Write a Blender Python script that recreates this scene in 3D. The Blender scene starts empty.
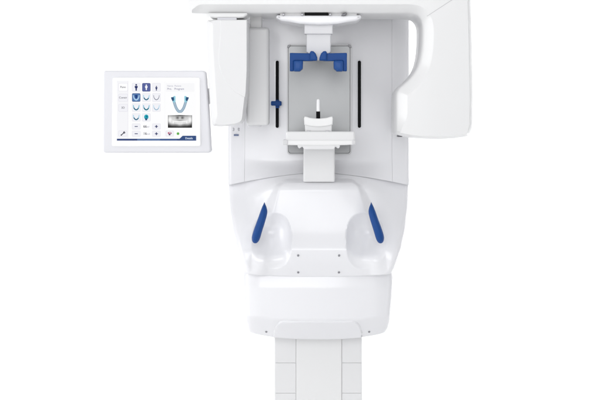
import bpy, bmesh, math, random
from math import sin, cos, pi, sqrt, radians
from mathutils import Vector
from mathutils.geometry import delaunay_2d_cdt
random.seed(4)
SC = bpy.context.scene
COL = SC.collection
S = 0.0032            # metres per photo pixel in the machine's reference plane
D = 5.0               # camera distance to that plane
EX, EY = 300.0, 130.0 # photo pixel the lens axis passes through
ZE = 1.534            # eye height
CX = 318.5            # the machine's centre line

# ------------------------------------------------------------ materials
def mat(name, col, rough=0.4, metal=0.0, coat=0.0, bump=0.0, spec=0.5, noise=0.0, coat_rough=0.08):
    m = bpy.data.materials.new(name); m.use_nodes = True
    nt = m.node_tree; b = nt.nodes['Principled BSDF']
    b.inputs['Base Color'].default_value = (*col, 1)
    b.inputs['Roughness'].default_value = rough
    b.inputs['Metallic'].default_value = metal
    b.inputs['Coat Weight'].default_value = coat
    b.inputs['Coat Roughness'].default_value = coat_rough
    b.inputs['Specular IOR Level'].default_value = spec
    tc = nt.nodes.new('ShaderNodeTexCoord')
    n = nt.nodes.new('ShaderNodeTexNoise'); n.inputs['Scale'].default_value = 9; n.inputs['Detail'].default_value = 4
    nt.links.new(tc.outputs['Object'], n.inputs['Vector'])
    mr = nt.nodes.new('ShaderNodeMapRange')
    mr.inputs['To Min'].default_value = max(0, rough - 0.03); mr.inputs['To Max'].default_value = rough + 0.02
    nt.links.new(n.outputs['Fac'], mr.inputs['Value']); nt.links.new(mr.outputs['Result'], b.inputs['Roughness'])
    if bump:
        n2 = nt.nodes.new('ShaderNodeTexNoise'); n2.inputs['Scale'].default_value = 900; n2.inputs['Detail'].default_value = 2
        nt.links.new(tc.outputs['Object'], n2.inputs['Vector'])
        bp = nt.nodes.new('ShaderNodeBump'); bp.inputs['Strength'].default_value = bump; bp.inputs['Distance'].default_value = 0.0004
        nt.links.new(n2.outputs['Fac'], bp.inputs['Height']); nt.links.new(bp.outputs['Normal'], b.inputs['Normal'])
    return m
def emit(name, col, s=1.0):
    m = bpy.data.materials.new(name); m.use_nodes = True
    nt = m.node_tree; nt.nodes.clear()
    e = nt.nodes.new('ShaderNodeEmission'); e.inputs['Color'].default_value = (*col, 1); e.inputs['Strength'].default_value = s
    o = nt.nodes.new('ShaderNodeOutputMaterial'); nt.links.new(e.outputs[0], o.inputs['Surface'])
    return m
def srgb(r, g, b):
    f = lambda c: (c/255/12.92) if c/255 <= .04045 else ((c/255+.055)/1.055)**2.4
    return (f(r), f(g), f(b))

SHELL = mat('shell_white', (.80, .80, .822), .34, coat=.5, coat_rough=.12)
ARM = mat('arm_white', (.765, .765, .765), .33, coat=.2)
SATIN = mat('satin_white', (.74, .74, .745), .42)
GREYP = mat('grey_plastic', (.62, .62, .63), .4, bump=.05)
CLEAR = mat('frosted_plastic', (.66, .66, .68), .3, coat=.3)
GLOSS = mat('gloss_white', (.84, .84, .85), .15, coat=.6)
BLUE = mat('blue_plastic', (.003, .055, .235), .5, bump=.06, spec=.3)
BLUEL = mat('blue_pad', (.010, .068, .26), .46, bump=.06, spec=.35)
BLACK = mat('black_rubber', (.004, .004, .005), .6, bump=.1, spec=.12)
DARK = mat('dark_metal', (.12, .12, .13), .35, metal=.8)
SCREW = mat('screw_steel', (.34, .34, .36), .35, metal=.6)
MIRR = mat('mirror_glass', (.28, .285, .29), .34, metal=.7)
MFR = mat('mirror_edge', (.22, .22, .23), .35, metal=.4)
BEZ = mat('bezel_grey', (.70, .70, .73), .38, bump=.06)
SEAM = mat('seam_grey', (.42, .42, .44), .5)

# ------------------------------------------------------------ geometry helpers
def P(x, y, f, f0):
    k = (D - f0*S)/D
    return Vector(((x-EX)*S*k, -f*S, ZE-(y-EY)*S*k))

def flatten(me):
    """large faces that face straight front or back are shaded flat"""
    for p in me.polygons:
        if len(p.vertices) == 3 and abs(p.normal.y) > .9999: p.use_smooth = False
def link(name, me, parent=None, mats=(), smooth=True, ang=35):
    for m in mats: me.materials.append(m)
    if smooth:
        me.shade_smooth(); me.set_sharp_from_angle(angle=radians(ang))
        flatten(me)
    o = bpy.data.objects.new(name, me); COL.objects.link(o)
    if parent is not None:
        o.parent = parent
        o.location = -root_loc(parent)
    return o
def root_loc(o):
    v = Vector((0, 0, 0))
    while o is not None:
        v = v + o.location; o = o.parent
    return v
def finish(bm, name, parent, m, ang=35, smooth=True):
    bmesh.ops.remove_doubles(bm, verts=bm.verts, dist=1e-6)
    bmesh.ops.recalc_face_normals(bm, faces=bm.faces)
    me = bpy.data.meshes.new(name); bm.to_mesh(me); bm.free()
    return link(name, me, parent, [m] if not isinstance(m, (list, tuple)) else m, smooth, ang)

def fillet(pts, r, seg=8):
    """round the corners of a closed outline; r one number or one per corner"""
    n = len(pts); out = []
    for i in range(n):
        p = Vector(pts[i][:2]); a = Vector(pts[i-1][:2]); b = Vector(pts[(i+1) % n][:2])
        rr = r[i] if isinstance(r, (list, tuple)) else r
        da, db = (a-p), (b-p); la, lb = da.length, db.length
        if rr <= 0 or la < 1e-6 or lb < 1e-6: out.append((p.x, p.y)); continue
        da.normalize(); db.normalize()
        ang = da.angle(db)
        if ang > pi-0.02: out.append((p.x, p.y)); continue
        t = min(rr/math.tan(ang/2), la*.48, lb*.48)
        r2 = t*math.tan(ang/2)
        c = p + (da+db).normalized()*(r2/sin(ang/2))
        s0 = p+da*t-c; s1 = p+db*t-c
        a0 = math.atan2(s0.y, s0.x); a1 = math.atan2(s1.y, s1.x)
        d = (a1-a0+pi) % (2*pi)-pi
        for k in range(seg+1):
            aa = a0+d*k/seg
            out.append((c.x+r2*cos(aa), c.y+r2*sin(aa)))
    return out
def smooth_path(pts, n=6, closed=False):
    """Catmull-Rom through points of any dimension"""
    out = []; N = len(pts)
    rng = range(N) if closed else range(N-1)
    for i in rng:
        if closed: p0, p1, p2, p3 = pts[i-1], pts[i], pts[(i+1) % N], pts[(i+2) % N]
        else: p0, p1, p2, p3 = pts[max(i-1, 0)], pts[i], pts[i+1], pts[min(i+2, N-1)]
        for k in range(n):
            t = k/n
            out.append(tuple(.5*((2*b)+(-a+c)*t+(2*a-5*b+4*c-d)*t*t+(-a+3*b-3*c+d)*t**3) for a, b, c, d in zip(p0, p1, p2, p3)))
    if not closed: out.append(tuple(pts[-1]))
    return out
def rect(x0, y0, x1, y1): return [(x0, y0), (x1, y0), (x1, y1), (x0, y1)]
def area(p): return .5*sum(p[i-1][0]*p[i][1]-p[i][0]*p[i-1][1] for i in range(len(p)))
def inward(pts):
    s = 1 if area(pts) > 0 else -1
    N = len(pts); out = []
    for i in range(N):
        a, p, b = Vector(pts[i-1]), Vector(pts[i]), Vector(pts[(i+1) % N])
        e1 = p-a; e2 = b-p
        if e1.length < 1e-9: e1 = e2
        if e2.length < 1e-9: e2 = e1
        e1.normalize(); e2.normalize()
        n1 = Vector((-e1.y, e1.x))*s; n2 = Vector((-e2.y, e2.x))*s
        m = n1+n2
        if m.length < 1e-6: m = n1
        m.normalize(); m *= 1/max(.45, m.dot(n1))
        out.append(m)
    return out
def resample(pts, step):
    out = []
    N = len(pts)
    for i in range(N):
        a = pts[i]; b = pts[(i+1) % N]; l = math.hypot(b[0]-a[0], b[1]-a[1])
        if l < .25: continue
        n = max(1, round(l/step))
        out += [(a[0]+(b[0]-a[0])*k/n, a[1]+(b[1]-a[1])*k/n) for k in range(n)]
    return out
def unfold(pts, q):
    """collapse the loops an inset makes at corners tighter than itself"""
    N = len(pts); q = [Vector(p) for p in q]
    for _ in range(12):
        bad = []
        for i in range(N):
            j = (i+1) % N
            a = Vector(pts[j])-Vector(pts[i]); b = q[j]-q[i]
            bad.append(b.length > 1e-7 and a.dot(b) < 0)
        if not any(bad): break
        if all(bad): break
        i0 = next(i for i in range(N) if bad[i] and not bad[i-1])
        i = i0; done = 0
        while done < N:
            if bad[i % N]:
                a = i
                while bad[i % N]: i += 1; done += 1
                b = i                      # points a..b are folded
                p0, p1 = q[(a-1) % N], q[a % N]; p2, p3 = q[b % N], q[(b+1) % N]
                d1 = p1-p0; d2 = p3-p2; cr = d1.x*d2.y-d1.y*d2.x
                mid = sum((q[k % N] for k in range(a, b+1)), Vector((0, 0)))/(b-a+1)
                X = mid
                if abs(cr) > 1e-9:
                    t = ((p2-p0).x*d2.y-(p2-p0).y*d2.x)/cr
                    c = p0+d1*t
                    if (c-mid).length < 6: X = c
                for k in range(a, b+1): q[k % N] = X.copy()
            else: i += 1; done += 1
    return q
def solid(name, pts, levels, m, parent, f0=None, weight=None, ang=35, flat_cap=True, bm=None, mi=0):
    """outline lofted through levels (inset, f) from back to front and capped"""
    if f0 is None: f0 = levels[-1][1]
    if weight: pts = resample(pts, 1.6)
    nrm = inward(pts)
    w = [weight(x, y) if weight else 1 for x, y in pts]
    own = bm is None
    if own: bm = bmesh.new()
    for _ in range(9): w = [(w[i-1]+2*w[i]+w[(i+1) % len(w)])/4 for i in range(len(w))] if weight else w
    lv = list(levels)
    if flat_cap: lv = [(lv[0][0]+.25, lv[0][1])]+lv+[(lv[-1][0]+.25, lv[-1][1])]
    rings = []
    for ins, f in lv:
        rings.append([bm.verts.new(P(x, y, f, f0)) for x, y in unfold(pts, [(x+n.x*ins*ww, y+n.y*ins*ww) for (x, y), n, ww in zip(pts, nrm, w)])])
    N = len(pts)
    fs = []
    for a, b in zip(rings, rings[1:]):
        for i in range(N):
            j = (i+1) % N
            fs.append(bm.faces.new((a[i], a[j], b[j], b[i])))
    for rg in (rings[0], rings[-1]):
        y0 = rg[0].co.y
        vs, _, tf, _, _, _ = delaunay_2d_cdt([Vector((v.co.x, v.co.z)) for v in rg], [], [list(range(len(rg)))], 1, 1e-7)
        nv = [bm.verts.new((v.x, y0, v.y)) for v in vs]
        for t in tf:
            fc = bm.faces.new([nv[k] for k in t]); fs.append(fc)
    for f_ in fs: f_.material_index = mi
    if own: return finish(bm, name, parent, m, ang)
def bev(f0, f1, r, n=5, rb=None):
    """levels of a block from f0 to f1 with rounded front (radius r) and back edge"""
    rb = r*.6 if rb is None else rb
    L = [(rb*(1-sin(pi/2*k/n)), f0+rb*(1-cos(pi/2*k/n))) for k in range(n+1)]
    L += [(r*(1-cos(pi/2*k/n)), f1-r*(1-sin(pi/2*k/n))) for k in range(n+1)]
    return L
def box(name, x0, y0, x1, y1, f0, f1, r, m, parent, corner=None, ref=None):
    return solid(name, fillet(rect(x0, y0, x1, y1), corner if corner is not None else r, 6), bev(f0, f1, r), m, parent, ref)
def tube(name, path, m, parent, f0, seg=20, flat=1.0, bm=None, cap=True):
    """path of (x, y, f, r) in photo pixels"""
    own = bm is None
    if own: bm = bmesh.new()
    C = [P(x, y, f, f0) for x, y, f, r in path]; R = [q[3]*S for q in path]
    rings = []; up = Vector((0.05, 1, 0.03)).normalized()
    for i, c in enumerate(C):
        t = (C[min(i+1, len(C)-1)]-C[max(i-1, 0)]).normalized()
        a = t.cross(up).normalized(); b = a.cross(t).normalized()
        rings.append([bm.verts.new(c+a*(cos(2*pi*k/seg)*R[i])+b*(sin(2*pi*k/seg)*R[i]*flat)) for k in range(seg)])
    for a, b in zip(rings, rings[1:]):
        for k in range(seg): bm.faces.new((a[k], a[(k+1) % seg], b[(k+1) % seg], b[k]))
    if cap: bm.faces.new(rings[0]); bm.faces.new(rings[-1])
    if own: return finish(bm, name, parent, m, 50)
def field(name, xy, f, fback, f0, nu, nt, m, parent, ang=38):
    """a moulded cover: xy(u,t) gives the photo position, f(x,y) how far it stands forward; closed towards the back"""
    bm = bmesh.new(); G = []
    for j in range(nt+1):
        row = []
        for i in range(nu+1):
            s = 2*i/nu-1; u = .45*s+.55*sin(pi/2*s)
            tt = 2*j/nt-1; t = .5+.5*(.6*tt+.4*sin(pi/2*tt))
            x, y = xy(u, t)
            row.append(bm.verts.new(P(x, y, f(x, y, u, t), f0)))
        G.append(row)
    for j in range(nt):
        for i in range(nu):
            bm.faces.new((G[j][i], G[j][i+1], G[j+1][i+1], G[j+1][i]))
    ring = G[0][:]+[G[j][nu] for j in range(1, nt+1)]+[G[nt][i] for i in range(nu-1, -1, -1)]+[G[j][0] for j in range(nt-1, 0, -1)]
    back = []
    for v in ring:
        w = v.co.copy(); w.y = -fback*S; back.append(bm.verts.new(w))
    n = len(ring)
    for i in range(n): bm.faces.new((ring[i], ring[(i+1) % n], back[(i+1) % n], back[i]))
    bm.faces.new(back)
    return finish(bm, name, parent, m, ang)
def ss(a, b, v):
    t = min(1, max(0, (v-a)/(b-a))); return t*t*(3-2*t)
def interp(tab, v):
    if v <= tab[0][0]: return tab[0][1]
    for (a, p), (b, q) in zip(tab, tab[1:]):
        if v <= b:
            t = (v-a)/(b-a); t = t*t*(3-2*t)*.3+t*.7
            return p+(q-p)*t
    return tab[-1][1]
def rnd(d, r):
    """drop of a rounded edge of radius r at distance d from the outline"""
    if d >= r: return 0
    d = max(d, 0); return r-sqrt(max(0, r*r-(r-d)**2))
def softmax0(v, k): return .5*(v+sqrt(v*v+k*k))

def empty(name, px, py, pf, label, cat, group=None, z=None):
    o = bpy.data.objects.new(name, None); COL.objects.link(o)
    o.empty_display_size = .1
    o.location = P(px, py, pf, pf)
    if z is not None: o.location.z = z
    o['label'] = label; o['category'] = cat
    if group: o['group'] = group
    return o

# ------------------------------------------------------------ setting: one white sweep of studio paper
BD = mat('backdrop_paper', (.90, .90, .90), .9, spec=.1)
bm = bmesh.new()
prof = [(-6.5, 0)]+[(1.4+1.6*sin(a), 1.6-1.6*cos(a)) for a in [pi/2*k/16 for k in range(17)]]+[(3.0, 6.0)]
r0 = None
for (yy, zz) in prof:
    r1 = (bm.verts.new((-7, yy, zz)), bm.verts.new((7, yy, zz)))
    if r0: bm.faces.new((r0[0], r0[1], r1[1], r1[0]))
    r0 = r1
bd = finish(bm, 'backdrop', None, BD, 60)
bd['kind'] = 'structure'; bd['label'] = 'seamless white studio backdrop and floor'

# ------------------------------------------------------------ the X-ray unit
U = empty('xray_unit', CX, 0, 0, 'large white dental panoramic X-ray unit with grey mirror and blue grips on a white column', 'x-ray machine', z=0.0)

# ---- column with its telescoping faces
COLm = SATIN
col = solid('column', fillet(rect(274.3, -60, 362, 612), 2.2), bev(-46, 4, 2.2), COLm, U, 4)
solid('center_channel', fillet(rect(296.3, -40, 341.5, 606), .8), bev(-10, 5.4, .5), ARM, col, 4)
for xa, xb in ((274.9, 295.8), (342.0, 361.4)):
    for ya, yb in ((300, 362.8), (363.05, 393.0), (393.25, 470), (470.3, 598)):
        solid('column_panel', fillet(rect(xa, ya, xb, yb), .7), bev(0, 4.9, .35), SATIN, col, 4)
box('base_plate', 232, 600, 405, 609.0, -110, 110, 3, ARM, U, ref=4)

# ---- upper back panel, centre and two side covers
def sweep(a, y):
    """how far the back leans out into the handle housing"""
    kk = ss(42, 78, a)
    return (1-kk)*(28*ss(160, 190+8*kk, y)+7*ss(190, 262, y))+40*kk*ss(148, 258, y)
def slope(a): return .34*softmax0(a-75, 3)
def seam(dx): return 172.5+13*(abs(dx)/91)**1.6
def hw_up(y): return 92.2 if y < 150 else interp([(150, 92.2), (172, 91.9), (186, 91.6)], y)
def up_xy(u, t):
    dx = u*73.94; return CX+dx, -58+(seam(dx)-.1+58)*t
def up_f(x, y, u, t):
    a = abs(x-CX); f = 7
    f -= .0012*a*a
    f += sweep(a, y)
    return f
bp = field('back_panel', up_xy, up_f, -30, 10, 60, 80, SHELL, U)
for sg in (-1, 1):
    def sx(u, t, sg=sg):
        y0 = -58; v = (u+1)/2
        dxa = 74.1; yy = y0+(seam(84)+58)*t
        dx = dxa+(hw_up(yy)-dxa)*v
        yy = y0+(seam(dx)-.1+58)*t
        return CX+sg*dx, yy
    def sf(x, y, u, t, sg=sg):
        a = abs(x-CX)
        f = 7-.0012*74*74+.1-slope(a)+sweep(a, y)
        f -= rnd(hw_up(y)-a, 5)*1.1
        return f
    field('side_cover', sx, sf, -44, 10, 30, 80, SHELL, U)

# ---- lower body with hand recesses
HWB = [(170, 92.0), (186, 91.6), (203, 90.4), (225, 86.8), (244, 81.8), (256, 77.6), (264, 74.4), (269, 71.6), (273, 68.4)]
def yb_body(dx): return 274.2-3.6*(abs(dx)/72)**2.2
def body_xy(u, t):
    dxa = u*91
    for _ in range(3):
        y = seam(dxa)+.12+(yb_body(dxa)-seam(dxa)-.12)*t
        dxa = u*interp(HWB, y)
    return CX+dxa, y
def sdf_pad(a, y):
    """>0 inside the raised pad"""
    hwid = interp([(182, 39.5), (186, 43.5), (195, 48.5), (205, 53.5), (215, 59), (240, 64), (300, 70)], y)
    dx_ = hwid-a; dy_ = y-178.4
    r = 9
    if dx_ < r and dy_ < r:
        return r-sqrt(max(0, (r-dx_))**2+max(0, (r-dy_))**2) if (dx_ > -50 and dy_ > -50) else -50
    return min(dx_, dy_)
def body_f(x, y, u, t):
    a = abs(x-CX)
    f = 7-.0012*min(a, 74)**2*(1-ss(185, 225, y))-slope(a)
    f += sweep(a, y)
    f += (3+6*ss(200, 262, y))*ss(205, 262, y)
    d = sdf_pad(a, y)
    out = ss(205, 250, y)
    if d > 0: f += (10-3*out)*ss(0, 1, (d+.5)/(4+10*ss(34, 48, a)))**.8
    f -= .22*softmax0(a-40, 3)*(1-out*.6)
    # hand recess
    ex, ey = (a-46.6)/(19.4 if a > 46.6 else 20.2), (y-238.3)/27.5
    # leans outwards towards the top
    rr = (abs(ex)**2.7+abs(ey)**2.5)**(1/2.6)
    if rr < 1.12:
        if rr < 1:
            dep = 18*(1-rr**2.3)**(1+.8*ss(-.3, .8, ex))*(.62+.38*ss(262, 222, y))
        else: dep = 0
        f -= dep
    f -= .5*softmax0(y-246.5, 1.2)*(1-.8*ss(48, 72, a))*ss(.5, 1.0, rr)
    e = interp(HWB, y)-a
    f -= rnd(e, 5+2*ss(200, 250, y))*1.1+.003*max(0, a-58)**2*ss(186, 250, y)
    f -= rnd(yb_body(x-CX)-y, 1.6)
    return f
body = field('handle_housing', body_xy, body_f, -44, 10, 220, 170, SHELL, U, 42)
box('inner_core', 262, 120, 375, 272, -40, -8, 4, SATIN, body, ref=0)

# ---- lower housing
HWL = [(270, 74), (276, 75.6), (285, 75.2), (300, 74.2), (316, 72.6), (326, 71.4), (331, 69.6), (335, 67), (340, 62)]
def yb_low(dx): return 339.5-6.2*(abs(dx)/68)**2.6
def low_xy(u, t):
    dxa = u*72
    for _ in range(3):
        y = 271.0+(yb_low(dxa)-271.0)*t
        dxa = u*interp(HWL, y)
    return CX-.8+dxa, y
def low_f(x, y, u, t):
    a = abs(x-CX+.8)
    f = 46-.001*a*a
    f -= 2.5*(1-ss(271, 287, y))
    f -= .95*softmax0(y-317.2+2.5*ss(40, 62, a), 1.4)
    # arched fairing round the column
    top = 319.3 if a < 34 else 319.3+18*(1-sqrt(max(0, 1-((a-34)/10)**2))) if a < 44 else 400
    f += 2.4*ss(top-1, top+.9, y)
    f -= rnd(interp(HWL, y)-a, 6)*1.1+.014*max(0, a-55)**2
    f -= rnd(yb_low(x-CX)-y, 1.2)
    return f
low = field('lower_housing', low_xy, low_f, -44, 26, 170, 90, SHELL, U, 42)

# ---- screws
def screw(x, y, f, parent, slope, f0):
    bm = bmesh.new(); c = P(x, y, f, f0)
    nrm = Vector((0, -1, -slope)).normalized(); a = Vector((1, 0, 0)); b = nrm.cross(a)
    rr = [(0.0, -.5), (1.15, -.5), (1.15, .25), (.95, .5), (.55, .5), (.55, .1)]
    rings = []
    for r, h in rr[1:]:
        n = 24 if True else 6
        rings.append([bm.verts.new(c+a*(cos(2*pi*k/n)*r*S)+b*(sin(2*pi*k/n)*r*S)+nrm*h*S) for k in range(n)])
    for p, q in zip(rings, rings[1:]):
        for k in range(24): bm.faces.new((p[k], p[(k+1) % 24], q[(k+1) % 24], q[k]))
    bm.faces.new(rings[0]); bm.faces.new(rings[-1])
    return finish(bm, 'screw', parent, SCREW)
for sx_, sy_ in ((298.2, 252.0), (338.0, 252.0), (298.2, 269), (338.0, 269)):
    f = body_f(sx_, sy_, 0, .5)
    screw(sx_, sy_, f+.2, body, .55, 10)
for sx_, sy_ in ((266.3, 331.4), (369.0, 331.4)):
    screw(sx_, sy_, low_f(sx_, sy_, 0, .5)+.2, low, .9, 26)

# ---- blue hand grips
for sg in (-1, 1):
    pth = [(sg*53.6, 202.8, 50, .25), (sg*53.6, 205, 53, 1.2), (sg*53.6, 208, 56, 2.6), (sg*54.0, 212, 58, 3.7), (sg*56.0, 219, 60, 4.1),
           (sg*59.4, 229, 61, 4.4), (sg*61.4, 235.5, 60, 4.5), (sg*62.2, 238.6, 58, 4.1), (sg*62.6, 240.8, 56, 3.0), (sg*62.7, 242.0, 55, 1.4), (sg*62.7, 242.3, 54, .3)]
    pth = [(CX-.6+a, b, c, d*.92) for a, b, c, d in smooth_path(pth, 6)]
    pth = [(a, b, c, max(.2, d)) for a, b, c, d in pth]
    tube('hand_grip', pth, BLUE, body, 56, 28, 1.25)

# ---- mirror
mir = solid('mirror', fillet(rect(288.2, 45.6, 350.4, 153.6), 3), bev(3, 8.6, .5, 3), MIRR, U, 9)
bm = bmesh.new()
o_ = fillet(rect(287.0, 44.4, 351.6, 154.8), 3.4); i_ = fillet(rect(288.3, 45.7, 350.3, 153.5), 2.6)
R = [[bm.verts.new(P(x, y, f, 9)) for x, y in pp] for pp, f in ((o_, 3), (o_, 9.3), (i_, 9.3), (i_, 8.0))]
for a, b in zip(R, R[1:]):
    for i in range(len(a)): bm.faces.new((a[i], a[(i+1) % len(a)], b[(i+1) % len(a)], b[i]))
finish(bm, 'mirror_frame', mir, GREYP)
for (xx, yy, q) in ((288.4, 45.8, 0), (350.2, 45.8, 1)):
    sx_ = 1 if q in (0, 3) else -1; sy_ = 1 if q in (0, 1) else -1
    pts = [(xx-1.2*sx_, yy+2.0*sy_), (xx-1.0*sx_, yy-.1*sy_), (xx-.1*sx_, yy-1.0*sy_), (xx+2.0*sx_, yy-1.2*sy_), (xx+1.9*sx_, yy+.3*sy_), (xx+.3*sx_, yy+1.9*sy_)]
    solid('corner_clip', pts, [(0, 7), (0, 10.2), (.2, 10.5)], MFR if q < 2 else GREYP, mir, 10)

# ---- vertical slots and the blue slider
for x0 in (275.6, 357.7):
    sl = solid('guide_slot', fillet(rect(x0, 60.6, x0+3.3, 127.8), 1.6), [(0, 2), (0, 7.0), (.25, 7.3)], BLACK, U, 7)
    bm = bmesh.new()
    o_ = fillet(rect(x0-.7, 59.9, x0+4.0, 128.5), 2.3); i_ = fillet(rect(x0, 60.6, x0+3.3, 127.8), 1.6)
    R = [[bm.verts.new(P(x, y, f, 7)) for x, y in pp] for pp, f in ((o_, 2), (o_, 7.4), (i_, 7.9), (i_, 6))]
    for a, b in zip(R, R[1:]):
        for i in range(len(a)): bm.faces.new((a[i], a[(i+1) % len(a)], b[(i+1) % len(a)], b[i]))
    finish(bm, 'slot_rim', sl, SHELL)
kn = box('slider_knob', 275.4, 99.8, 279.4, 108.0, 6, 11, .8, BLUE, U)
box('knob_bar', 270.9, 101.0, 281.6, 105.6, 9.5, 16, 1.2, BLUE, kn)

# ---- mount plate on the left side of the panel
box('cover_plate', 246.6, 97.6, 262, 127, -2, 4.0, 1.4, SHELL, U, corner=3)

# ---- small symbols under the left head
def text(body_, x, y, h, f, f0, m, parent, name='lettering', align='CENTER', bold=0.0, thick=.05):
    cu = bpy.data.curves.new(name, 'FONT'); cu.body = body_; cu.size = h*S*1.35; cu.align_x = align; cu.align_y = 'CENTER'
    cu.extrude = thick*S; cu.offset = bold*S
    o = bpy.data.objects.new(name, cu); COL.objects.link(o)
    bpy.context.view_layer.update()
    me = bpy.data.meshes.new_from_object(o.evaluated_get(bpy.context.evaluated_depsgraph_get()))
    bpy.data.objects.remove(o); bpy.data.curves.remove(cu)
    from mathutils import Matrix
    me.transform(Matrix.Translation(P(x, y, f, f0)) @ Matrix.Rotation(pi/2, 4, 'X'))
    me.materials.clear()
    return link(name, me, parent, [m], smooth=False)
sc_l = [o for o in U.children if o.name.startswith('side_cover')][0]
GTX = mat('print_grey', (.30, .30, .33), .5)
BTX = mat('print_blue', (.16, .2, .33), .5)
fl = -.3
fs_l = 7-.0012*74*74+.1
text('3', 233.0, 129.5, 3.2, fs_l-slope(CX-233)+.2, 10, GTX, sc_l, bold=.03)
text('0', 238.4, 129.5, 3.2, fs_l-slope(CX-238.4)+.2, 10, GTX, sc_l, bold=.03)
solid('mark', fillet(rect(233.3, 134.2, 238.2, 136.0), .3), [(0, fs_l-8), (0, fs_l-slope(CX-238.6)+.3)], BTX, sc_l, 10)

# ---- rotating arm with tube head
arm_o = [(187, -27), (468, -27), (471.4, -18), (472.8, 40), (474.0, 100), (473.6, 125), (471.6, 132.8), (468, 136.4), (455, 138.4),
         (438, 139.4), (420, 138.6), (409, 137.4), (399, 135.2), (396.8, 133)]+smooth_path([(396.6, 98), (397.4, 92.0), (400.6, 87.2), (407.5, 81), (414.5, 73.2), (419.3, 63.5), (421.8, 52), (422.8, 40), (422.9, 27), (421.4, 19.6), (417.2, 14.8), (410, 13.2), (400, 13.1)], 6)+[ (192, 13.1), (188.2, 11.6), (186.8, 7)]
arm_o = fillet(arm_o, [4]+[3]*(len(arm_o)-1), 3)
def warm(x, y):
    if x > 470: return .45
    if y > 132.5: return .26
    if y < -20: return .4
    if x < 195: return .15
    if 395 < x < 424 and y < 112: return .8+.2*ss(14, 30, y)
    if y > 112 and x < 402: return 1-.6*ss(114, 132, y)
    return .8 if y > 9 else .5
arm_lv = [(8, 6), (3, 10), (0.6, 16), (0, 22), (0, 96), (.3, 98.2), (1.0, 99.8), (2.2, 101.0), (10.2, 108.6), (10.7, 108.9)]
arm = solid('rotating_arm', arm_o, arm_lv, ARM, U, 104, weight=warm, ang=24)
# faint joint line on the tube head cover
bm = bmesh.new()
for (xa, ya, xb, yb_) in ((426.5, 16.5, 468, -10.5),):
    for q in range(1):
        n_ = Vector((yb_-ya, xa-xb)).normalized()*.16
        vs = [P(a, b, 109.05, 104) for a, b in ((xa-n_.x, ya-n_.y), (xb-n_.x, yb_-n_.y), (xb+n_.x, yb_+n_.y), (xa+n_.x, ya+n_.y))]
        bm.faces.new([bm.verts.new(v) for v in vs])
finish(bm, 'joint_line', arm, SEAM)
box('carriage', 268, -62, 370, 2, -30, 60, 6, ARM, U, ref=20)
solid('dark_block', fillet(rect(397.6, 134, 402.4, 136.9), .5), bev(70, 84, .3), DARK, arm, 84)  # small dark block at the tube head's lower inner corner

# ---- sensor head on the left
mt = solid('head_mount', fillet([(206.5, 12.6), (247.5, 12.6), (247, 15), (243.5, 17.6), (236, 18.2), (216, 18.2), (210.5, 17.2)], 1.5, 4), bev(62, 103, 1.5), ARM, arm, 103)
solid('mount_gap', fillet(rect(217.2, 17.2, 236.8, 20.2), .4), bev(68, 103.3, .3), SCREW, mt, 103)
sens_o = smooth_path([(246.6, 94), (243.9, 117)], 3)+[(243.2, 120), (241, 122.8), (236, 124.6), (228, 125.7), (219, 126.4), (214, 126.2), (211.6, 124.4), (210.7, 120.5),
         (208.2, 80), (206.1, 45), (205.8, 22), (207, 19.4), (247.9, 19.4), (248.3, 45), (248, 72)]
sens_o = fillet(sens_o, 1.2, 3)
def wsens(x, y):
    if y > 121: return .16 if x > 216 else .45
    if x < 222 and y > 20: return 1.0
    if x < 207: return .95
    if y < 20: return .12 if x > 212 else .4
    return .22
sens = solid('sensor_head', sens_o, [(3, 50), (.6, 53), (0, 56), (0, 98), (.8, 102), (6.6, 108.2), (7.2, 108.6), (7.8, 108.7)], SATIN, arm, 104, weight=wsens, ang=24)
cov = [(220.7, 20.6)]+smooth_path([(220.9, 34), (219.4, 50), (218.9, 60), (220.6, 69.5), (224.8, 79.5), (231.5, 88.5), (238.5, 94), (245.2, 97.4)], 5)+[(246.0, 92), (247.0, 70), (247.0, 20.6)]
solid('sensor_cover', cov, [(0, 107), (0, 109.1), (.35, 109.6)], SATIN, sens, 104, ang=30)
box('sensor_backing', 246.4, 27, 269, 125.2, 26, 58, 3.2, SATIN, arm, corner=3)
solid('backing_rib', fillet(rect(250, 13.0, 262, 30), 1), bev(30, 52, 1), ARM, arm, 50)

# ---- head support
hp = solid('head_support', fillet([(277, 15.0), (360.6, 15.0), (361.9, 17.6), (356.5, 20.6), (348, 21.8), (338, 23.8), (319, 24.6), (300, 23.8), (290, 21.8), (281, 20.6), (275.6, 17.6)], [1.5, 1.5, 3, 6, 12, 12, 30, 12, 12, 6, 3], 5),
           bev(55, 101, 2.2), SHELL, U, 100)
solid('support_gap', fillet(rect(304.5, 12.4, 328.5, 15.8), .4), bev(70, 100.4, .3), BLACK, hp, 99)
solid('release_catch', fillet([(341.0, 15.8), (342.0, 14.4), (344.6, 13.4), (346.8, 13.2), (346.4, 14.8), (344.6, 15.8)], .3), bev(80, 102.5, .3), DARK, hp, 99)
for xx in (283.5, 302.2, 330.2): solid('bolt', fillet(rect(xx-1.1, 13.4, xx+1.1, 15.4), .4), bev(90, 101.6, .3), SCREW, hp, 101)
box('plate_joint', 280, 11, 357, 15.6, 58, 97, 1, ARM, hp, ref=96)
post = box('post', 304.2, 24, 332.8, 34.0, 80, 92, .9, CLEAR, hp, ref=92)
solid('post_slide', fillet([(306.3, 32), (330.8, 32), (330.8, 52), (326.0, 56), (320.2, 59.5), (318.7, 60), (317.0, 59.5), (311.5, 56), (306.3, 52)], 1), bev(76, 88, .9), CLEAR, post, 88)
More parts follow.
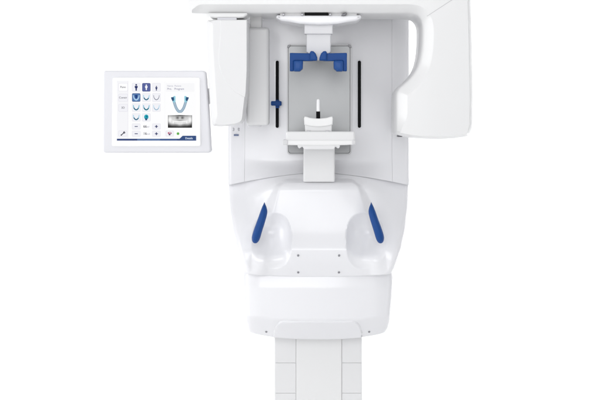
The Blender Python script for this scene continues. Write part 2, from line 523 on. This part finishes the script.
for sg in (-1, 1):
    c = 318.4
    def q(pts): return [(c+sg*a, b) for a, b in pts]
    ts = solid('temple_support', fillet(q([(6.6, 53.2), (28.6, 52.7), (28.6, 71.0), (24.6, 71.0), (24.6, 60.9), (5, 60.7)]), .7, 4), bev(84, 94, 1.1), BLUE, hp, 94)
    solid('tip', fillet(q([(1.2, 57.2), (2.6, 53.4), (5.0, 51), (7.6, 50.8), (8.6, 52.4), (8.6, 60.3), (1.0, 60.3)]), 1.2, 5), bev(83, 97, 1.6), BLUE, ts, 97)
    solid('pad', fillet(q([(15.2, 60.4), (25.0, 60.4), (25.0, 71.1), (18.6, 71.1), (15.5, 68.4)]), 1.6, 5), bev(80, 98, 3.4), BLUEL, ts, 96)

# ---- chin rest
cr = box('chin_rest', 286.0, 131.4, 354.8, 142.5, 42, 104, 1.7, SATIN, U)
solid('front_strip', fillet([(283, 142.6), (284.6, 140.2), (353.8, 140.2), (355.2, 141.6), (354.8, 144.6), (345, 145.1), (318, 145.6), (291, 145.1), (284.2, 144.8)], .8), bev(40, 105, .9), ARM, cr, 105)
solid('end_cap', fillet(rect(282.6, 139.6, 288, 145.0), 1.6), bev(60, 105.6, 1), GREYP, cr, 105)
solid('end_cap', fillet(rect(351.6, 139.8, 355.9, 144.6), 1.4), bev(60, 105.4, 1), GREYP, cr, 105)
solid('bracket', fillet([(297.2, 144), (340.2, 144), (339.8, 147.2), (338.2, 148.6), (336.8, 147.6), (335.4, 146.6), (334.0, 149.4), (304.0, 149.4), (302.4, 146.6), (300.8, 147.6), (299.2, 148.6), (297.8, 147)], .7, 3), bev(30, 70, .7), GLOSS, cr, 70)
solid('neck', fillet([(303.6, 146), (334.8, 146), (334.8, 182), (303.2, 182)], 1.4), bev(20, 44, 1.5), SATIN, cr, 44)
cup = solid('chin_cup', fillet([(304.6, 119), (318.5, 121), (332.2, 119), (331.8, 131.6), (305.2, 131.6)], .9), bev(76, 100, 1.4), SATIN, cr, 100)
lip = [(304.0, 118.2), (304.6, 116.4), (306.6, 116.6)]+smooth_path([(310, 117.7), (318.4, 118.5), (326.8, 117.7)], 5)+[(330.4, 116.6), (332.4, 116.4), (333.0, 118.2), (332.6, 124.6)]+smooth_path([(328, 126.0), (318.4, 126.9), (309, 126.0)], 5)+[(304.4, 124.6)]
solid('cup_lip', lip, bev(72, 101.5, 1.0), ARM, cup, 101)
for xx in (308.6, 327.4): solid('rubber_foot', fillet(rect(xx-1.6, 130.6, xx+1.6, 132.4), .3), bev(90, 101.6, .2), SCREW, cup, 101)
rod = tube('bite_rod', [(318.2, 119.5, 92, 1.9), (318.2, 111.4, 92, 1.9)], BLACK, cr, 92)
tube('rod_tip', smooth_path([(318.2, 111.5, 92, 1.8), (318.2, 104, 92, 1.65), (318.2, 100.2, 92, 1.45), (318.2, 99.1, 92, .9), (318.2, 98.8, 92, .2)], 3), GLOSS, rod, 92)

# ------------------------------------------------------------ touch panel
T = empty('touch_panel', 157, 153, 60, 'white framed touch screen panel showing blue tooth arch icons, left of the machine', 'touch screen')
PF = 66
po = fillet([(102.9, 70.2), (205.6, 70.2), (208.4, 104), (211.4, 153.0), (102.3, 153.0)], [3.2, 3.2, 0, 3.2, 3.2], 6)
bez = solid('bezel', po, bev(48, 64, 2.0), BEZ, T, PF)
solid('inner_frame', fillet([(112.4, 77.2), (200.2, 77.2), (201.0, 146.6), (111.8, 146.6)], 2.4), [(0, 60), (0, 64.4), (.5, 65), (1.0, 65.2)], GLOSS, bez, PF)
solid('support_arm', fillet(rect(170, 88, 250, 104), 4), bev(22, 36, 3), ARM, T, 36)
solid('arm_joint', fillet(rect(160, 84, 196, 108), 6), bev(34, 50, 2), ARM, T, 50)

E = {}
def em(name, r, g, b):
    if name not in E: E[name] = emit('display_'+name, srgb(r, g, b))
    return E[name]
class Flat:
    """flat coloured shapes of one display element, stacked in thin steps"""
    def __init__(s, base=65.6): s.bm = bmesh.new(); s.m = []; s.f = base
    def add(s, pts, c, up=.08):
        s.f += up
        if c not in s.m: s.m.append(c)
        fc = s.bm.faces.new([s.bm.verts.new(P(x, y, s.f, PF)) for x, y in pts]); fc.material_index = s.m.index(c)
        fc.normal_update()
        if fc.normal.y > 0: fc.normal_flip()
    def line(s, path, w, c):
        s.f += .05
        if c not in s.m: s.m.append(c)
        L = []; N = len(path)
        for i, (x, y) in enumerate(path):
            a = path[max(0, i-1)]; b = path[min(N-1, i+1)]
            d = Vector((b[0]-a[0], b[1]-a[1])).normalized()
            ww = w[i] if isinstance(w, list) else w
            L.append((s.bm.verts.new(P(x-d.y*ww/2, y+d.x*ww/2, s.f, PF)), s.bm.verts.new(P(x+d.y*ww/2, y-d.x*ww/2, s.f, PF))))
        for (a, b), (c_, d_) in zip(L, L[1:]):
            fc = s.bm.faces.new((a, b, d_, c_)); fc.material_index = s.m.index(c)
            fc.normal_update()
            if fc.normal.y > 0: fc.normal_flip()
    def txt(s, body_, x, y, h, c, align='CENTER', bold=0.0):
        s.f += .05
        if c not in s.m: s.m.append(c)
        o = text(body_, x, y, h, s.f, PF, c, None, 'tmp', align, bold, 0)
        me = o.data
        n0 = len(s.bm.faces)
        s.bm.from_mesh(me)
        s.bm.faces.ensure_lookup_table()
        for fc in s.bm.faces[n0:]: fc.material_index = s.m.index(c)
        bpy.data.objects.remove(o); bpy.data.meshes.remove(me)
    def done(s, name, parent):
        me = bpy.data.meshes.new(name); s.bm.to_mesh(me); s.bm.free()
        return link(name, me, parent, s.m, smooth=False)
def circ(x, y, rx, ry=None, n=24): return [(x+rx*cos(2*pi*k/n), y+(ry or rx)*sin(2*pi*k/n)) for k in range(n)]
W_ = em('white', 254, 254, 255); TILE = em('tile', 243, 243, 248); EDGE = em('tile_edge', 226, 224, 233)
NAVY = em('navy', 45, 55, 105); STEEL = em('steel', 84, 108, 158); TEAL = em('teal', 36, 92, 122); LTEAL = em('light_teal', 120, 190, 214)
DK = em('ink', 70, 70, 84); LG = em('pale_ink', 168, 168, 184)
sb = Flat(65.2); sb.add(fillet(rect(116.6, 80.6, 196.3, 140.8), .5), W_)
sb.add(rect(116.6, 80.6, 127.9, 138.4), em('side', 247, 247, 250))
sb.add(rect(127.7, 80.6, 128.0, 138.4), EDGE)
sb.add(rect(164.6, 81.4, 164.8, 137.6), em('divider', 243, 243, 246))
screen = sb.done('screen', bez)

def tile(x0, y0, x1, y1, face=TILE, edge=EDGE, r=1.2):
    t = Flat(65.7); t.add(fillet(rect(x0, y0, x1, y1), r), edge); t.add(fillet(rect(x0+.3, y0+.3, x1-.3, y1-.3), r-.2), face); return t
for (y0, y1, s, fc) in ((83, 91.3, 'Pano', W_), (93.8, 101.6, 'Constr', TILE), (104, 111.6, '3D', TILE)):
    t = tile(118.4, y0, 127.8, y1, fc); t.txt(s, 123.0, (y0+y1)/2-.1, 2.0, DK, bold=.02); t.done('tab_button', screen)
t = tile(118.4, 130.5, 127.2, 136.4)
t.line([(121.2, 135.2), (123.6, 132.9)], .9, DK); t.add(circ(124.3, 132.4, 1.1), DK); t.add([(124.2, 132.4), (125.6, 131.0), (125.9, 132.0)], TILE); t.add(circ(121.3, 135.0, .7), DK)
t.done('tool_button', screen)
cols = [(132, 140.4), (142.1, 150.5), (152.2, 160.6)]; rows = [(83, 91.5), (93.2, 101.7), (103.4, 111.6), (113.3, 121.4)]
def person(t, x, y, h, c):
    t.add(circ(x, y-h*.40, h*.13), c)
    t.add(fillet([(x-h*.24, y-h*.24), (x+h*.24, y-h*.24), (x+h*.2, y+h*.08), (x+h*.11, y+h*.1), (x+h*.1, y+h*.5), (x-h*.1, y+h*.5), (x-h*.11, y+h*.1), (x-h*.2, y+h*.08)], h*.05, 3), c)
def arch_icon(t, x, y, c, side, w=1.0, tips=True, h=5.2):
    U_ = [(x-2.9, y-h*.5), (x-2.5, y-.4), (x-1.6, y+1.3), (x, y+h*.42), (x+1.6, y+1.3), (x+2.5, y-.4), (x+2.9, y-h*.5)]
    pth = smooth_path(U_, 5); n = len(pth)
    t.line(pth, [w*(.55+.5*sin(pi*k/(n-1))) for k in range(n)], side)
    a, b = int(n*.22), int(n*.80)
    t.line(pth[a:b], w*.8, c)
LB = em('ice', 168, 214, 235); GR = em('slate', 96, 104, 124)
for r_, row in enumerate(rows):
    for c_, cc in enumerate(cols):
        if r_ == 3 and c_ == 2: continue
        x, y = (cc[0]+cc[1])/2, (row[0]+row[1])/2
        sel = (r_, c_) in ((0, 1), (1, 0))
        t = tile(cc[0], row[0], cc[1], row[1], em('selected', 92, 102, 158) if (r_, c_) == (0, 1) else em('selected_blue', 88, 122, 172) if sel else TILE, em('selected_edge', 60, 72, 128) if sel else EDGE)
        if r_ == 0:
            person(t, x, y+(.2, .1, 1.0)[c_], (6.6, 5.4, 4.6)[c_], W_ if c_ == 1 else NAVY)
        elif (r_, c_) == (1, 0):
            arch_icon(t, x, y+.2, em('sky_arch', 176, 208, 236), em('sky_arch', 176, 208, 236), 1.3)
            t.add(fillet([(x-1.2, y-2.6), (x+1.2, y-2.6), (x+.9, y+.2), (x, y+1.6), (x-.9, y+.2)], .3, 3), em('deep', 36, 66, 128))
        elif (r_, c_) == (3, 1):
            t.add(circ(x, y-.4, 2.2, 2.5), em('cyan', 48, 168, 184)); t.add(fillet([(x-1.5, y+.8), (x+1.3, y+.8), (x+.6, y+3), (x-.9, y+3)], .4, 3), em('face', 52, 92, 130)); t.add(circ(x+.5, y-.8, 1.0), em('cyan2', 24, 120, 150))
        else:
            cmain, cside = {(1, 1): (TEAL, LB), (1, 2): (GR, GR), (2, 0): (TEAL, LTEAL), (2, 1): (em('aqua', 20, 104, 124), LTEAL), (2, 2): (em('soft', 140, 172, 196), LB), (3, 0): (TEAL, LB)}[(r_, c_)]
            arch_icon(t, x, y+.1, cmain, cside, {(1, 2): .6, (2, 2): .8}.get((r_, c_), 1.25))
        t.done('icon_button', screen)
for y0, y1 in ((123.5, 129.4), (130.8, 136.6)):
    y = (y0+y1)/2
    for (xa, xb), kind in ((cols[0], 0), (cols[2], 1)):
        t = tile(xa, y0, xb, y1, r=1.0); x = (xa+xb)/2
        t.add(fillet(rect(x-1.6, y-.38, x+1.6, y+.38), .2, 2), NAVY)
        if kind: t.add(fillet(rect(x-.5, y-1.4, x+.5, y+1.4), .2, 2), NAVY)
        t.done('plus_button' if kind else 'minus_button', screen)
t = Flat(65.7)
t.txt('66', 145.0, 126.5, 2.5, DK, bold=.06); t.txt('kV', 148.1, 126.9, 1.6, LG, bold=.03)
t.txt('16', 145.0, 133.6, 2.5, DK, bold=.06); t.txt('mA', 148.4, 134.0, 1.6, LG, bold=.03)
t.done('value_readout', screen)
t = Flat(65.6); t.add(fillet(rect(165.6, 83.2, 194.4, 91.8), 1), em('header', 249, 249, 251))
t.txt('Name  Patient', 167.2, 85.9, 1.7, em('header_ink', 188, 188, 202), 'LEFT', .02); t.txt('Pro.   Program', 167.2, 88.9, 2.0, em('header_ink2', 146, 146, 170), 'LEFT', .03)
t.done('patient_header', screen)
# big arch
t = Flat(65.6)
cx_, cy_ = 179.9, 0
def UU(w, top, bot, n=8): return smooth_path([(cx_-w, top), (cx_-w*.80, top+(bot-top)*.34), (cx_-w*.55, top+(bot-top)*.72), (cx_-w*.24, bot-.5), (cx_, bot), (cx_+w*.24, bot-.5), (cx_+w*.55, top+(bot-top)*.72), (cx_+w*.80, top+(bot-top)*.34), (cx_+w, top)], n)
p_ = UU(7.2, 97.2, 111.4)
t.line(p_, 2.9, em('arch_glow', 206, 228, 238)); t.line(p_[3:-3], 2.3, em('arch_dark', 62, 96, 132)); t.line(p_[4:-4], 1.5, em('arch_lite', 196, 216, 228)); t.line(p_[6:-6], .35, em('arch_mid', 90, 124, 160))
for sg in (-1, 1):
    t.add(fillet([(cx_+sg*4.4, 95.6), (cx_+sg*6.6, 96.2), (cx_+sg*7.8, 99.4), (cx_+sg*6.4, 103), (cx_+sg*4.4, 101.6)], .8, 3), em('arch_cyan', 150, 208, 224))
    t.add(fillet([(cx_+sg*6.0, 97), (cx_+sg*9.0, 97.2), (cx_+sg*8.6, 98.8), (cx_+sg*7.2, 101.6), (cx_+sg*5.8, 100)], .5, 3), em('arch_navy', 48, 84, 122))
t.done('arch_picture', screen)
# panoramic picture: a grid coloured by a tooth-like pattern
bm = bmesh.new(); NX, NY = 120, 64
lay = bm.loops.layers.color.new('Col')
GRD = [[bm.verts.new(P(167.9+24.1*i/NX, 115.0+(12.7*j/NY)+(0.9*((2*i/NX-1)**2) if j == 0 else 0), 65.75, PF)) for i in range(NX+1)] for j in range(NY+1)]
def xr(u, v):
    a = abs(u)
    g = .62+.22*sin(pi*v*.9)
    g -= .62*ss(.62+.06*cos(u*9), 1.0+.1*a, v+.22*a*a)
    g -= .45*math.exp(-((a-.2)/.13)**2-((v-.22)/.10)**2)
    g -= .5*math.exp(-((v-.04)/.05)**2)*(1-a)
    c = .48+.10*(1-a*a)
    g += .33*math.exp(-((v-c)/.10)**2)*(a < .62)
    g -= .42*math.exp(-((v-c-.03)/.022)**2)*(a < .5)
    g -= .2*(abs(sin(u*26)) < .22)*(abs(v-c) < .14)*(a < .55)
    g -= .3*math.exp(-((v-.42)/.05)**2-((a-.0)/.3)**2)
    g += .2*math.exp(-((a-.82)/.12)**2-((v-.35)/.2)**2)
    g -= .35*ss(.93, 1, a)
    g += random.uniform(-.05, .05)
    return min(.96, max(.03, g))
for j in range(NY):
    for i in range(NX):
        fc = bm.faces.new((GRD[j][i], GRD[j+1][i], GRD[j+1][i+1], GRD[j][i+1]))
        g = xr(2*(i+.5)/NX-1, (j+.5)/NY)**1.7
        for l in fc.loops: l[lay] = (g**(1/2.2),)*3+(1,)
me = bpy.data.meshes.new('xray_picture'); bm.to_mesh(me); bm.free()
mx = emit('display_xray', (1, 1, 1)); an = mx.node_tree.nodes.new('ShaderNodeVertexColor'); an.layer_name = 'Col'
mx.node_tree.links.new(an.outputs['Color'], mx.node_tree.nodes['Emission'].inputs['Color'])
link('xray_picture', me, screen, [mx], smooth=False)
t = tile(165.6, 130.6, 173.8, 136.5, r=1.0)
t.add(circ(168.6, 133.0, .9), em('rose', 190, 96, 122)); t.add(circ(171.0, 133.2, .8), em('rose2', 176, 120, 150)); t.add(circ(169.6, 134.4, 1.0), em('plum', 110, 90, 120)); t.add(circ(170.0, 132.2, .5), em('rose3', 214, 150, 160))
t.done('release_button', screen)
t = Flat(65.7); t.add(circ(178.0, 133.6, 1.5), em('green_glow', 190, 222, 178)); t.add(circ(178.0, 133.6, 1.15), em('green', 92, 172, 78)); t.done('ready_light', screen)
t = Flat(65.6)
t.add(rect(116.8, 138.7, 137.2, 140.6), em('bar_dark', 56, 74, 124)); t.add(rect(137.2, 138.7, 196.2, 140.6), em('bar_mid', 92, 118, 162)); t.add(rect(160, 138.7, 196.2, 140.6), em('bar_blue', 70, 96, 146))
t.add(fillet([(179.4, 138.8), (182.6, 135.7), (196.2, 135.7), (196.2, 140.6), (177, 140.6), (177, 138.8)], [0, 1, .4, .4, 0, 0], 4), em('bar_tab', 60, 84, 132))
t.txt('Details', 189.0, 138.3, 1.9, em('tab_ink', 214, 226, 246), bold=.05)
t.done('status_bar', screen)

# ------------------------------------------------------------ light: a white studio
w = bpy.data.worlds.new('World'); SC.world = w; w.use_nodes = True
bg = w.node_tree.nodes['Background']; bg.inputs['Color'].default_value = (.97, .98, 1, 1); bg.inputs['Strength'].default_value = .60
def area_lamp(name, loc, tgt, sx_, sy_, power, colr=(1, 1, 1)):
    l = bpy.data.lights.new(name, 'AREA'); l.shape = 'RECTANGLE'; l.size = sx_; l.size_y = sy_; l.energy = power; l.color = colr
    o = bpy.data.objects.new(name, l); COL.objects.link(o); o.location = loc
    o.rotation_euler = (Vector(tgt)-Vector(loc)).to_track_quat('-Z', 'Y').to_euler()
    return o
area_lamp('softbox', (-3.0, -.9, 1.7), (0, 0, 1.3), 1.2, 2.8, 34)
area_lamp('softbox', (3.2, -1.0, 1.7), (0, 0, 1.3), 1.0, 2.4, 7)
area_lamp('softbox', (-0.6, -1.8, 4.2), (0, -.1, 1.2), 2.4, 1.6, 14)
area_lamp('softbox', (-.8, -5.8, 2.5), (0, 0, 1.4), 3.4, 2.6, 97)
for sg in (-1, 1):
    bl = area_lamp('backdrop_lamp', (sg*3.5, .7, 1.7), (sg*1.1, 4.7, 1.45), .8, 2.6, 66)
    bl.data.spread = radians(112)

# ------------------------------------------------------------ camera
cd = bpy.data.cameras.new('camera'); cam = bpy.data.objects.new('camera', cd); COL.objects.link(cam)
cam.location = (0, -D, ZE); cam.rotation_euler = (pi/2, 0, 0)
cd.sensor_width = 36; cd.lens = 36*D/(600*S); cd.shift_y = -(200-EY)/600; cd.clip_end = 100
SC.camera = cam
SC.view_settings.view_transform = 'Standard'; SC.view_settings.look = 'None'
SC.view_settings.exposure = 0; SC.view_settings.gamma = 1
SC.cycles.use_denoising = True
